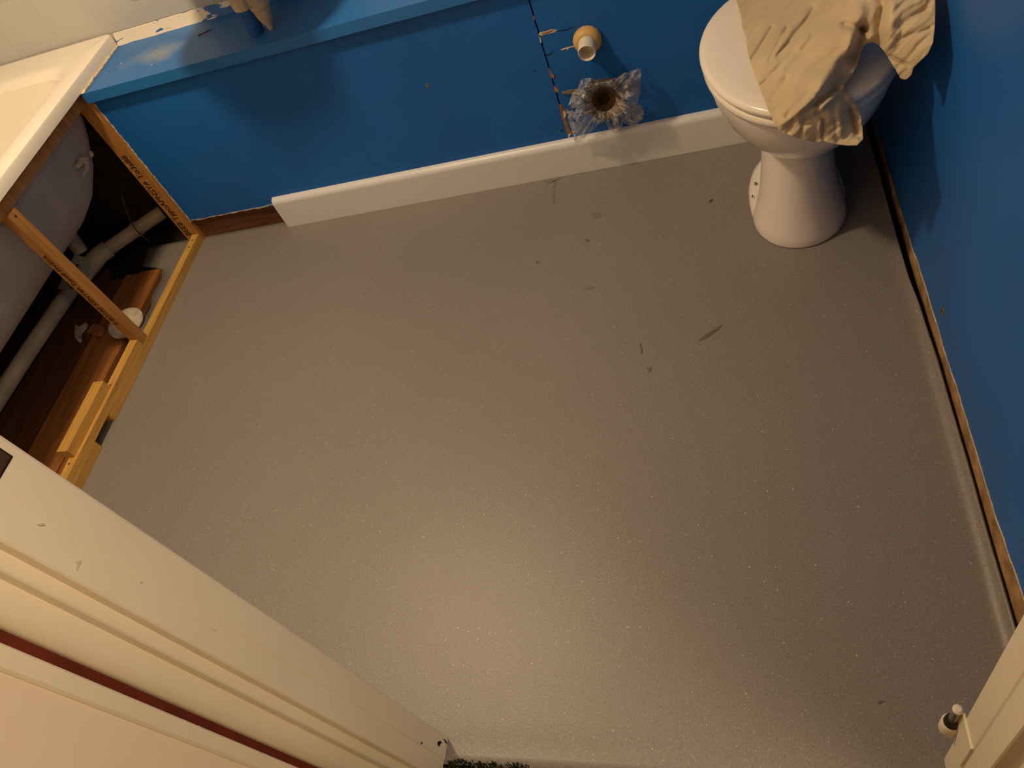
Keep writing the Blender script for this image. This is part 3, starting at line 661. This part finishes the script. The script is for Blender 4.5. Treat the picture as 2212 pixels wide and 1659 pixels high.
obj('nail_head', turned((-0.03, 0.0012, 0.235), (0, -1, 0), [(0, 0), (0, 0.003), (0.0008, 0.003), (0.0008, 0)], 10), M['chalk'], fr)
# printed lettering on the timber
b = text_bm('BEE8 TypoAPNSYA To3a88', 0.0265, (-0.031, 0.0012, 0.022), (0, 0, 1), (-1, 0, 0))
obj('stamped_lettering', b, M['ink'], st1)
b = text_bm('0 8OTAF KENY4A Type8 PNSYA', 0.0185, (-0.0085, -0.4462, 0.115), (0, 0, 1), (-1, 0, 0))
obj('stamped_lettering', b, M['ink'], st2)

# ---- waste pipe under the bath
wp = empty('bath_waste_pipe', (-0.41, -0.4, 0.0), label='dusty white plastic waste pipe running under the bath', cat='pipe')
pA = [at(-120, 1040, Z=0.04), at(0, 855, Z=0.04), at(60, 762, Z=0.04), at(150, 630, Z=0.04), at(176, 598, Z=0.04)]
obj('pipe', tube(pA, 0.0235, 20), M['pvc_dirty'], wp, True)
j0, j1 = at(176, 600, Z=0.04), at(206, 556, Z=0.045)
obj('elbow', tube([j0-(j1-j0)*0.35, j0+(j1-j0)*0.3, j0+(j1-j0)*0.75+Vector((0.005, 0, 0.0)), j1+Vector((0.015, 0.004, 0.002)), j1+Vector((0.04, 0.03, 0.002))], [0.028, 0.028, 0.029, 0.028, 0.028], 20), M['pvc_dirty'], wp, True)
obj('branch', tube([j1+Vector((-0.03, 0.0, 0.03)), j1+Vector((-0.035, 0.02, 0.10))], 0.022, 16), M['pvc_dirty'], wp, True)
pB = [at(215, 552, Z=0.045), at(258, 521, Z=0.045), at(300, 492, Z=0.045), at(350, 458, Z=0.045)]
obj('pipe', tube(pB, 0.022, 20), M['pvc_dirty'], wp, True)
c = at(290, 499, Z=0.045); d = (pB[2]-pB[1]).normalized()
obj('collar', tube([c, c+d*0.02], 0.0245, 20), M['pvc_dirty'], wp, True)
# wire hanging in the void
wire = obj('loose_wire', tube([at(262, 420, Z=0.16), at(272, 455, Z=0.12), at(284, 482, Z=0.09), at(297, 500, Z=0.065), at(322, 522, Z=0.004)], 0.0022, 8), M['wire'], None, True, label='thin dull wire hanging by the waste pipe under the bath', cat='wire')
# bracket plate with holes, hung on the pipe
bm = bmesh.new()
def plate_with_hole(outline, hole, z, th, bm):
    o = [at(px, py, Z=z) for px, py in outline]; h = [at(px, py, Z=z) for px, py in hole]
    n = len(o)
    for zz in (0, -th):
        A = [bm.verts.new(p+Vector((0, 0, zz))) for p in o]; B = [bm.verts.new(p+Vector((0, 0, zz))) for p in h]
        for i in range(n): bm.faces.new((A[i], A[(i+1) % n], B[(i+1) % n], B[i]))
        if zz == 0: A0, B0 = A, B
    for i in range(n):
        bm.faces.new((A0[i], A[i], A[(i+1) % n], A0[(i+1) % n])); bm.faces.new((B0[i], B0[(i+1) % n], B[(i+1) % n], B[i]))
    bmesh.ops.recalc_face_normals(bm, faces=bm.faces)
plate_with_hole([(162,546),(166,544),(171,552),(181,555),(186,561),(197,577),(192,590),(186,586),(195,600),(186,606),(172,596),(152,568)],
                [(161,571),(164,570),(167,570),(170,572),(173,575),(174,579),(175,582),(173,583),(171,582),(168,580),(165,577),(162,574)], 0.083, 0.002, bm)
plate_with_hole([(135,598),(148,596),(160,602),(168,612),(165,620),(152,621),(138,622),(124,623),(130,612)],
                [(140,608),(145,606),(150,608),(153,611),(152,614),(149,615),(147,615),(144,614),(141,611)], 0.081, 0.002, bm)
clip = obj('pipe_bracket', bm, M['pvc'], label='torn white pipe bracket with holes under the bath', cat='bracket')
for v_ in (): pass
obj('leg', tube([at(178, 590, Z=0.082), at(178, 590, Z=0.082)+Vector((0, 0.004, -0.007))], 0.006, 8), M['pvc'], clip)
obj('nut', turned(at(158, 623, Z=0.078), (0, 0, 1), [(0, 0.004), (0, 0.008), (0.006, 0.008), (0.006, 0.004), (0, 0.004)], 12), M['steel'], clip)

# round dusty disc leaning behind the middle stud
c = at(272, 698, Z=0.012)
disc = empty('dusty_disc', c, label='round dusty white lid on the boards behind the middle stud', cat='lid')
nrm = Vector((0.10, -0.10, 1)).normalized()
obj('plate', turned(c-nrm*0.004, nrm, [(0, 0), (0, 0.050), (0.003, 0.054), (0.007, 0.0535), (0.0085, 0.050), (0.006, 0.047), (0.006, 0)], 40), M['lid_white'], disc, True)
for dx, dy in ((0.012, 0.01), (0.025, -0.012), (-0.005, 0.028)):
    obj('bump', turned(c+Vector((dx, dy, 0))+nrm*0.003, nrm, [(0, 0), (0, 0.003), (0.0012, 0.0024), (0.0015, 0)], 10), M['chalk'], disc, True)
# torn scraps on the boards
def scrap(pts, z, th, m, name, label, cat):
    P = [at(px, py, Z=z) for px, py in pts]
    return obj(name, prism(P, (0, 0, th)), m, None, False, 0.001, 60, label=label, cat=cat)
scrap([(167,709),(170,707),(175,711),(183,707),(188,702),(191,702),(188,710),(180,718),(177,726),(178,738),(173,741),(168,734),(167,722),(169,714)], -0.004, 0.012, M['chalk'], 'plaster_scrap', 'small forked pale scrap lying on the dark boards', 'scrap')
scrap([(196,712),(207,703),(220,704),(230,712),(228,722),(216,728),(202,726),(192,722)], -0.004, 0.008, M['chip'], 'rag_scrap', 'brown crumpled scrap lying beside the dusty white lid', 'scrap')

# ================================================================== TOILET
TX = 1.709
toilet = empty('toilet', (TX, -0.3, 0.0), label='white toilet with lid closed in the corner', cat='toilet')
def egg(cx, w, yf, yb, yc, z, n=56, p=2.0):
    pts = []
    for k in range(n):
        t = 2*math.pi*k/n; s, c = math.sin(t), math.cos(t)
        e = 2.0/p
        x = cx+w*math.copysign(abs(c)**e, c); y = yc+((yc-yf) if s < 0 else (yb-yc))*math.copysign(abs(s)**e, s)
        pts.append(Vector((x, y, z)))
    return pts
rings = [egg(TX-0.006, 0.045, -0.36, -0.08, -0.22, 0.228), egg(TX-0.006, 0.066, -0.396, -0.06, -0.24, 0.236), egg(TX-0.004, 0.088, -0.424, -0.05, -0.25, 0.248), egg(TX-0.002, 0.112, -0.458, -0.04, -0.27, 0.271), egg(TX, 0.133, -0.489, -0.035, -0.28, 0.300),
         egg(TX, 0.148, -0.514, -0.03, -0.30, 0.333), egg(TX, 0.157, -0.531, -0.02, -0.31, 0.367), egg(TX, 0.161, -0.539, -0.015, -0.32, 0.392), egg(TX, 0.161, -0.541, -0.015, -0.32, 0.398), egg(TX, 0.157, -0.535, -0.02, -0.32, 0.403), egg(TX, 0.12, -0.49, -0.06, -0.32, 0.403)]
bm = loft(rings)
# front column: C-shaped shell, flaring at the foot
def colring(w, yf, yb, z, cx, n=30):
    pts = []
    for k in range(n+1):
        t = math.pi*(1.0+k/n); pts.append(Vector((cx+w*math.cos(t), yb+(yf-yb)*-math.sin(t)*1.0, z)))
    return pts
CX = TX-0.005
cr = [(0.096, -0.4095, -0.30, 0.002), (0.097, -0.4105, -0.30, 0.010), (0.094, -0.408, -0.30, 0.024), (0.087, -0.402, -0.30, 0.050), (0.078, -0.396, -0.30, 0.090), (0.072, -0.392, -0.297, 0.140), (0.068, -0.391, -0.290, 0.190), (0.066, -0.394, -0.275, 0.228), (0.066, -0.398, -0.268, 0.245)]
loft([colring(w, yf, yb, z, CX) for w, yf, yb, z in cr], bm)
# foot flange and rear trapway
fl = [(0.1005, -0.4085, 0.002), (0.1005, -0.4085, 0.012), (0.096, -0.404, 0.022), (0.080, -0.388, 0.034), (0.055, -0.36, 0.040)]
loft([egg(CX, w, yf, -0.09, -0.24, z, 48, 2.2) for w, yf, z in fl], bm)
loft([egg(CX, w, -0.30, -0.03, -0.17, z, 36, 2.5) for w, z in ((0.040, 0.03), (0.042, 0.12), (0.05, 0.24), (0.055, 0.30))], bm)
# small ledge where the column meets the bowl
loft([colring(w, yf, yb, z, CX, 30) for w, yf, yb, z in ((0.066, -0.396, -0.27, 0.2335), (0.0715, -0.402, -0.27, 0.2365), (0.070, -0.401, -0.27, 0.2400), (0.062, -0.392, -0.27, 0.2420))], bm)
obj('pan', bm, M['porcelain'], toilet, True, 0, 38)
# seat ring and lid
def slab(w, yf, yb, yc, z0, z1, r, dome=0.0):
    R = [egg(TX, w-r*1.5, yf+r*1.5, yb-r, yc, z0), egg(TX, w-r*0.4, yf+r*0.4, yb-r*0.3, yc, z0+r*0.25), egg(TX, w, yf, yb, yc, z0+r), egg(TX, w, yf, yb, yc, z1-r), egg(TX, w-r*0.3, yf+r*0.3, yb-r*0.3, yc, z1-r*0.3), egg(TX, w-r, yf+r, yb-r, yc, z1)]
    if dome: R += [egg(TX, (w-r)*s, yc+(yf+r-yc)*s, yc+(yb-r-yc)*s, yc, z1+dome*(1-s*s)) for s in (0.85, 0.6, 0.3, 0.05)]
    return loft(R)
obj('seat', slab(0.168, -0.553, -0.115, -0.32, 0.4045, 0.4235, 0.007), M['seat'], toilet, True, 0, 50)
obj('lid', slab(0.171, -0.557, -0.110, -0.32, 0.4250, 0.4430, 0.008, 0.004), M['seat'], toilet, True, 0, 50)
for s in (-1, 1):
    obj('seat_hinge', tube([(TX+s*0.075, -0.085, 0.403), (TX+s*0.075, -0.085, 0.440)], 0.014, 14), M['seat'], toilet, True)

# dust sheet thrown over the lid
outline = [(1588,-40),(1590,0),(1600,32),(1603,60),(1611,85),(1616,118),(1626,150),(1637,178),(1648,208),(1660,238),(1671,262),(1684,282),(1700,290),(1722,298),(1742,303),(1766,308),(1776,304),(1800,311),(1832,315),(1852,314),(1865,301),(1863,272),(1860,250),(1846,222),(1822,186),(1838,165),(1852,142),(1859,112),(1866,97),(1884,90),(1899,98),(1912,112),(1922,130),(1935,150),(1946,170),(1958,172),(1969,162),(1974,145),(1990,130),(2005,116),(2016,92),(2020,60),(2021,20),(2020,-20),(2018,-60),(1960,-75),(1800,-80),(1640,-70)]
ctrl = [(1588,-40,.453),(1603,60,.453),(1616,118,.453),(1637,178,.453),(1660,238,.452),(1684,282,.437),(1722,298,.422),(1766,308,.408),(1800,311,.405),(1852,314,.405),(1865,301,.407),(1863,272,.415),(1860,250,.422),
        (1846,222,.438),(1822,186,.458),(1838,165,.466),(1859,112,.485),(1884,90,.500),(1912,112,.492),(1935,150,.478),(1952,172,.468),(1974,145,.490),(2005,116,.512),(2020,60,.535),(2021,20,.548),(2020,-40,.57),
        (1640,60,.459),(1660,120,.462),(1680,190,.466),(1700,250,.456),(1700,60,.470),(1740,120,.480),(1740,200,.476),(1740,262,.452),(1780,40,.492),(1790,110,.502),(1785,180,.484),(1790,240,.455),(1790,285,.425),(1820,20,.512),(1835,60,.522),(1840,100,.506),
        (1880,20,.535),(1885,60,.518),(1910,70,.525),(1940,40,.545),(1950,100,.510),(1990,60,.535),(1980,10,.555),(1830,270,.420),(1845,290,.410),(1640,-60,.458),(1800,-75,.50),(1960,-70,.56)]
def inside(x, y, poly):
    r = False; j = len(poly)-1
    for i in range(len(poly)):
        xi, yi = poly[i]; xj, yj = poly[j]
        if (yi > y) != (yj > y) and x < (xj-xi)*(y-yi)/(yj-yi)+xi: r = not r
        j = i
    return r
dents = [((1742,262),(1772,246),10,.008),((1762,225),(1808,196),8,.010),((1836,240),(1852,292),7,.009),((1842,128),(1862,60),12,.014),((1900,95),(1908,10),13,.014),((1826,52),(1868,66),9,.010),((1668,215),(1700,170),6,.004),
         ((1612,150),(1668,60),5,.004),((1640,190),(1720,110),5,.005),((1680,120),(1760,20),5,.006),((1700,250),(1760,190),6,.006),((1662,130),(1700,60),4,.004),((1914,118),(1960,138),4,.008),((1700,290),(1716,258),5,.003),((1778,296),(1780,262),5,.004),((1730,296),(1735,268),5,.003),((1808,300),(1806,262),6,.003),((1940,85),(2008,62),6,.0025),((1945,55),(2000,20),9,.004)]
ridges = [((1690,268),(1760,212),7,.006),((1775,232),(1822,188),6,.009),((1770,305),(1772,262),4,.003),((1720,240),(1800,150),12,.006),((1640,160),(1740,30),9,.004),((1860,25),(1836,110),13,.010),((1925,15),(1918,95),14,.006),((1852,300),(1858,262),5,.003),((1812,285),(1815,225),10,.005),((1690,150),(1745,80),6,.004)]
def segd(x, y, a, b):
    ax, ay = a; dx, dy = b[0]-ax, b[1]-ay
    t = max(0, min(1, ((x-ax)*dx+(y-ay)*dy)/(dx*dx+dy*dy))); return math.hypot(x-ax-t*dx, y-ay-t*dy)
import numpy as np
CP = np.array([(x, y) for x, y, z in ctrl])/100.0; CZ = np.array([z for x, y, z in ctrl])
def tps(r2): return 0.5*r2*np.log(r2+1e-9)
KM = tps(((CP[:, None, :]-CP[None, :, :])**2).sum(-1))+np.eye(len(CP))*0.02
PM = np.hstack([np.ones((len(CP), 1)), CP])
AM = np.block([[KM, PM], [PM.T, np.zeros((3, 3))]])
TW = np.linalg.solve(AM, np.concatenate([CZ, np.zeros(3)]))
def cloth_z(x, y):
    q_ = np.array([x, y])/100.0
    z = float(tps(((CP-q_)**2).sum(-1)) @ TW[:len(CP)] + TW[len(CP)] + TW[len(CP)+1:] @ q_)
    wx = x+16*nz(x/70, y/70, 1.3); wy = y+16*nz(x/70, y/70, 7.7)
    q = wx*0.70+wy*0.71; u = wx*0.71-wy*0.70
    z += 0.0055*(0.35-abs(nz(q/34, u/170, 0.2)))+0.0036*(0.3-abs(nz(q/15, u/100, 4.1)))+0.0011*(0.3-abs(nz(q/6.5+u/30, u/40, 8.1)))
    for a, b, wd, am in dents: z -= am*math.exp(-(segd(x, y, a, b)/wd)**2)
    for a, b, wd, am in ridges: z += am*math.exp(-(segd(x, y, a, b)/wd)**2)
    return z
bm = bmesh.new(); step = 3.0; V = {}
poly = outline
def snap(x, y):
    """outline vertices pull nearby grid points so that the hem runs smoothly"""
    best = (1e9, x, y)
    for i in range(len(poly)):
        a, b = poly[i], poly[(i+1) % len(poly)]
        dx, dy = b[0]-a[0], b[1]-a[1]; t = max(0, min(1, ((x-a[0])*dx+(y-a[1])*dy)/(dx*dx+dy*dy)))
        qx, qy = a[0]+t*dx, a[1]+t*dy; d_ = math.hypot(x-qx, y-qy)
        if d_ < best[0]: best = (d_, qx, qy)
    return best
for i in range(int((2030-1580)/step)+1):
    for j in range(int((325+85)/step)+1):
        x, y = 1580+i*step, -85+j*step
        ins = inside(x, y, poly)
        d_, qx, qy = snap(x, y)
        if ins or d_ < step*0.75:
            if (not ins) or d_ < step*0.35: x, y = qx, qy
            zc = cloth_z(x, y); p = at(x, y, Z=zc)
            if p.x > WX-0.004: p.x = WX-0.004
            # rest on the lid, never inside it
            ex = (p.x-TX)/0.171; ey = (p.y+0.32)/(0.237 if p.y < -0.32 else 0.21)
            if ex*ex+ey*ey < 1.03 and p.z < 0.4505:
                p = at(x, y, Z=0.4505)
            V[i, j] = bm.verts.new(p)
for (i, j), v in list(V.items()):
    q = [(i, j), (i+1, j), (i+1, j+1), (i, j+1)]
    if all(k in V for k in q): bm.faces.new([V[k] for k in q])
    else:
        for tri in ((q[0], q[1], q[3]), (q[1], q[2], q[3]), (q[0], q[1], q[2]), (q[0], q[2], q[3])):
            if all(k in V for k in tri) and sum(k in V for k in q) == 3:
                bm.faces.new([V[k] for k in tri]); break
bmesh.ops.remove_doubles(bm, verts=bm.verts, dist=0.0003)
for v in [v for v in bm.verts if not v.link_faces]: bm.verts.remove(v)
bmesh.ops.recalc_face_normals(bm, faces=bm.faces)
sheet = obj('dust_sheet', bm, M['canvas'], None, True, 0, 180, label='crumpled beige canvas dust sheet draped over the toilet lid', cat='dust sheet')
sd = sheet.modifiers.new('thickness', 'SOLIDIFY'); sd.thickness = 0.0022; sd.offset = 0
ss = sheet.modifiers.new('smooth', 'SUBSURF'); ss.levels = 1; ss.render_levels = 1

# dried leaf scraps
def leaf(px, py, s, rot, label, z=0.0012, n=2):
    c = at(px, py, Z=z); bm = bmesh.new()
    for k in range(n):
        a = rot+k*0.9; u = Vector((math.cos(a), math.sin(a), 0)); v = Vector((-u.y, u.x, 0))
        prism([c, c+u*s*0.4+v*s*0.22+Vector((0, 0, .001)), c+u*s+Vector((0, 0, .0018)), c+u*s*0.4-v*s*0.22+Vector((0, 0, .001))], (0, 0, 0.0006), bm)
    obj('leaf_scrap', bm, M['leaf'], None, label=label, cat='leaf', group='dried leaf scraps by the toilet')
leaf(1637, 397, 0.010, 2.6, 'forked dried leaf scrap lying on the toilet foot', 0.0345, 2)
leaf(1625, 428, 0.010, 1.4, 'single dried leaf scrap at the front of the toilet foot', 0.032, 1)
leaf(1532, 438, 0.014, 1.0, 'small dried green leaf scrap lying on the open vinyl', 0.001, 1)

# ================================================================== PIPE STUB AND BAGGED PIPE ON THE BACK WALL
pc = at(1269, 84, Y=0.0)
stub = empty('waste_pipe_stub', pc, label='white plastic waste pipe stub in a yellowed collar on blue wall', cat='pipe')
obj('collar', turned(pc+Vector((0, 0.002, 0)), (0, -1, 0), [(0, 0), (0, 0.0315), (0.009, 0.0325), (0.014, 0.0315), (0.020, 0.0265), (0.023, 0.0235), (0.0235, 0.0200), (0.018, 0.0195), (0.018, 0)], 40), M['yellow'], stub, True, 0, 40)
ax = Vector((0.0, -1, -0.10)).normalized()
obj('pipe', turned(pc+Vector((0, -0.012, 0)), ax, [(0, 0), (0, 0.0195), (0.012, 0.0200), (0.040, 0.0196), (0.0415, 0.0188), (0.0405, 0.0178), (0.012, 0.0172), (0.011, 0)], 36), M['pvc'], stub, True, 0, 40)

bc = at(1303, 214, Y=0.0)
bag = empty('plastic_bag', bc, label='crumpled clear plastic bag stuffed over a muddy pipe low on the blue wall', cat='plastic bag')
ol = [(1228,226),(1236,202),(1248,190),(1255,172),(1272,168),(1290,173),(1310,172),(1332,168),(1348,158),(1366,152),(1384,147),(1385,175),(1384,200),(1377,222),(1386,228),(1391,240),(1388,258),(1376,268),(1362,273),(1346,264),(1342,283),(1330,289),(1316,280),(1308,264),(1294,268),(1276,284),(1262,300),(1243,313),(1238,290),(1230,268),(1224,250),(1223,238)]
lift = [-.035,-.04,-.035,-.03,-.035,-.04,-.045,-.04,-.035,-.03,-.028,-.026,-.03,-.04,-.045,-.05,-.05,-.045,-.038,-.045,-.036,-.034,-.036,-.045,-.05,-.046,-.042,-.040,-.045,-.045,-.045,-.04]
N = len(ol); rngs = []
cpx = (1304, 214)
bm = bmesh.new()
for ti in range(9):
    t = ti/8; row = []
    for i in range(N*3):
        f = i/3; i0 = int(f) % N; i1 = (i0+1) % N; u = f-int(f)
        ox, oy = ol[i0][0]*(1-u)+ol[i1][0]*u, ol[i0][1]*(1-u)+ol[i1][1]*u; oz = lift[i0]*(1-u)+lift[i1]*u
        a = math.atan2(oy-cpx[1], ox-cpx[0])
        ix, iy = cpx[0]+26*math.cos(a), cpx[1]+27*math.sin(a)
        k = t
        x, y = ix+(ox-ix)*k, iy+(oy-iy)*k
        Y = -0.044*(1-k)+oz*k-0.022*math.sin(math.pi*k)+0.022*nz(i*0.42, t*2, 5)*(0.3+k)+0.008*nz(i*1.1, t*7, 9)
        Y = min(Y, -0.0225 if y > 240 else -0.004)
        p = at(x, y, Y=Y)
        row.append(bm.verts.new(p))
    rngs.append(row)
n3 = N*3
for r in range(8):
    for i in range(n3): bm.faces.new((rngs[r][i], rngs[r][(i+1) % n3], rngs[r+1][(i+1) % n3], rngs[r+1][i]))
obj('film', bm, M['bag'], bag, False)
# mud-stained throat pushed into the pipe
bm = bmesh.new(); rngs = []
for ti in range(7):
    t = ti/6; row = []
    for i in range(40):
        a = 2*math.pi*i/40; rr = 44*(1+0.22*nz(math.cos(a)*2, math.sin(a)*2, 3))*(1-0.72*t)
        Y = -0.052+0.048*t+0.008*nz(i*0.5, t*4, 2)*(1-t)-0.010*(1-t)
        row.append(bm.verts.new(at(cpx[0]+rr*math.cos(a), cpx[1]+rr*1.02*math.sin(a), Y=min(Y, -0.003))))
    rngs.append(row)
for r in range(6):
    for i in range(40): bm.faces.new((rngs[r][i], rngs[r][(i+1) % 40], rngs[r+1][(i+1) % 40], rngs[r+1][i]))
obj('muddy_throat', bm, M['bag_brown'], bag, False, label='mud-stained brown throat of the bag')
pst = empty('capped_soil_pipe', bc, label='dark muddy pipe end inside the plastic bag', cat='pipe')
obj('pipe', turned(bc+Vector((0, 0.004, -0.004)), (0, -1, 0), [(0, 0), (0, 0.036), (0.022, 0.036), (0.022, 0.032), (0.006, 0.031), (0.006, 0)], 30), M['rust'], pst, True)
sl = [at(px, py, Y=-0.006) for px, py in ((1213,200),(1222,197),(1236,194),(1250,192),(1250,200),(1236,203),(1222,204),(1215,203))]
obj('tape_end', prism(sl, (0, 0.003, 0)), M['smear'], bag, label='greenish torn tape end')

# ================================================================== LAMPS (above the frame)
def lamp(name, spec, label):
    c = Vector(spec['loc']); r = spec['r']; root = empty(name, (c.x, c.y, 2.40), label=label, cat='lamp')
    area = 2*math.pi*r*r; st = spec['power']/(math.pi*area)
    prof = [(-r, 0)]+[(-r*math.cos(math.pi/2*k/9), r*math.sin(math.pi/2*k/9)) for k in range(1, 10)]+[(0, 0)]
    obj('globe', turned(c, (0, 0, 1), prof, 28), emitter(name+'_glow', spec['col'], st), root, True)
    obj('cap', turned((c.x, c.y, c.z+0.002), (0, 0, 1), [(0, 0), (0, r*1.25), (0.012, r*1.25), (0.03, r*0.7), (0.05, 0.014), (2.398-c.z, 0.014), (2.398-c.z, 0)], 24), M['white_paint'], root, True)
lamp('ceiling_lamp', BULB, 'glowing round bathroom ceiling lamp')
lamp('hall_lamp', HALL, 'glowing round lamp in the hall')
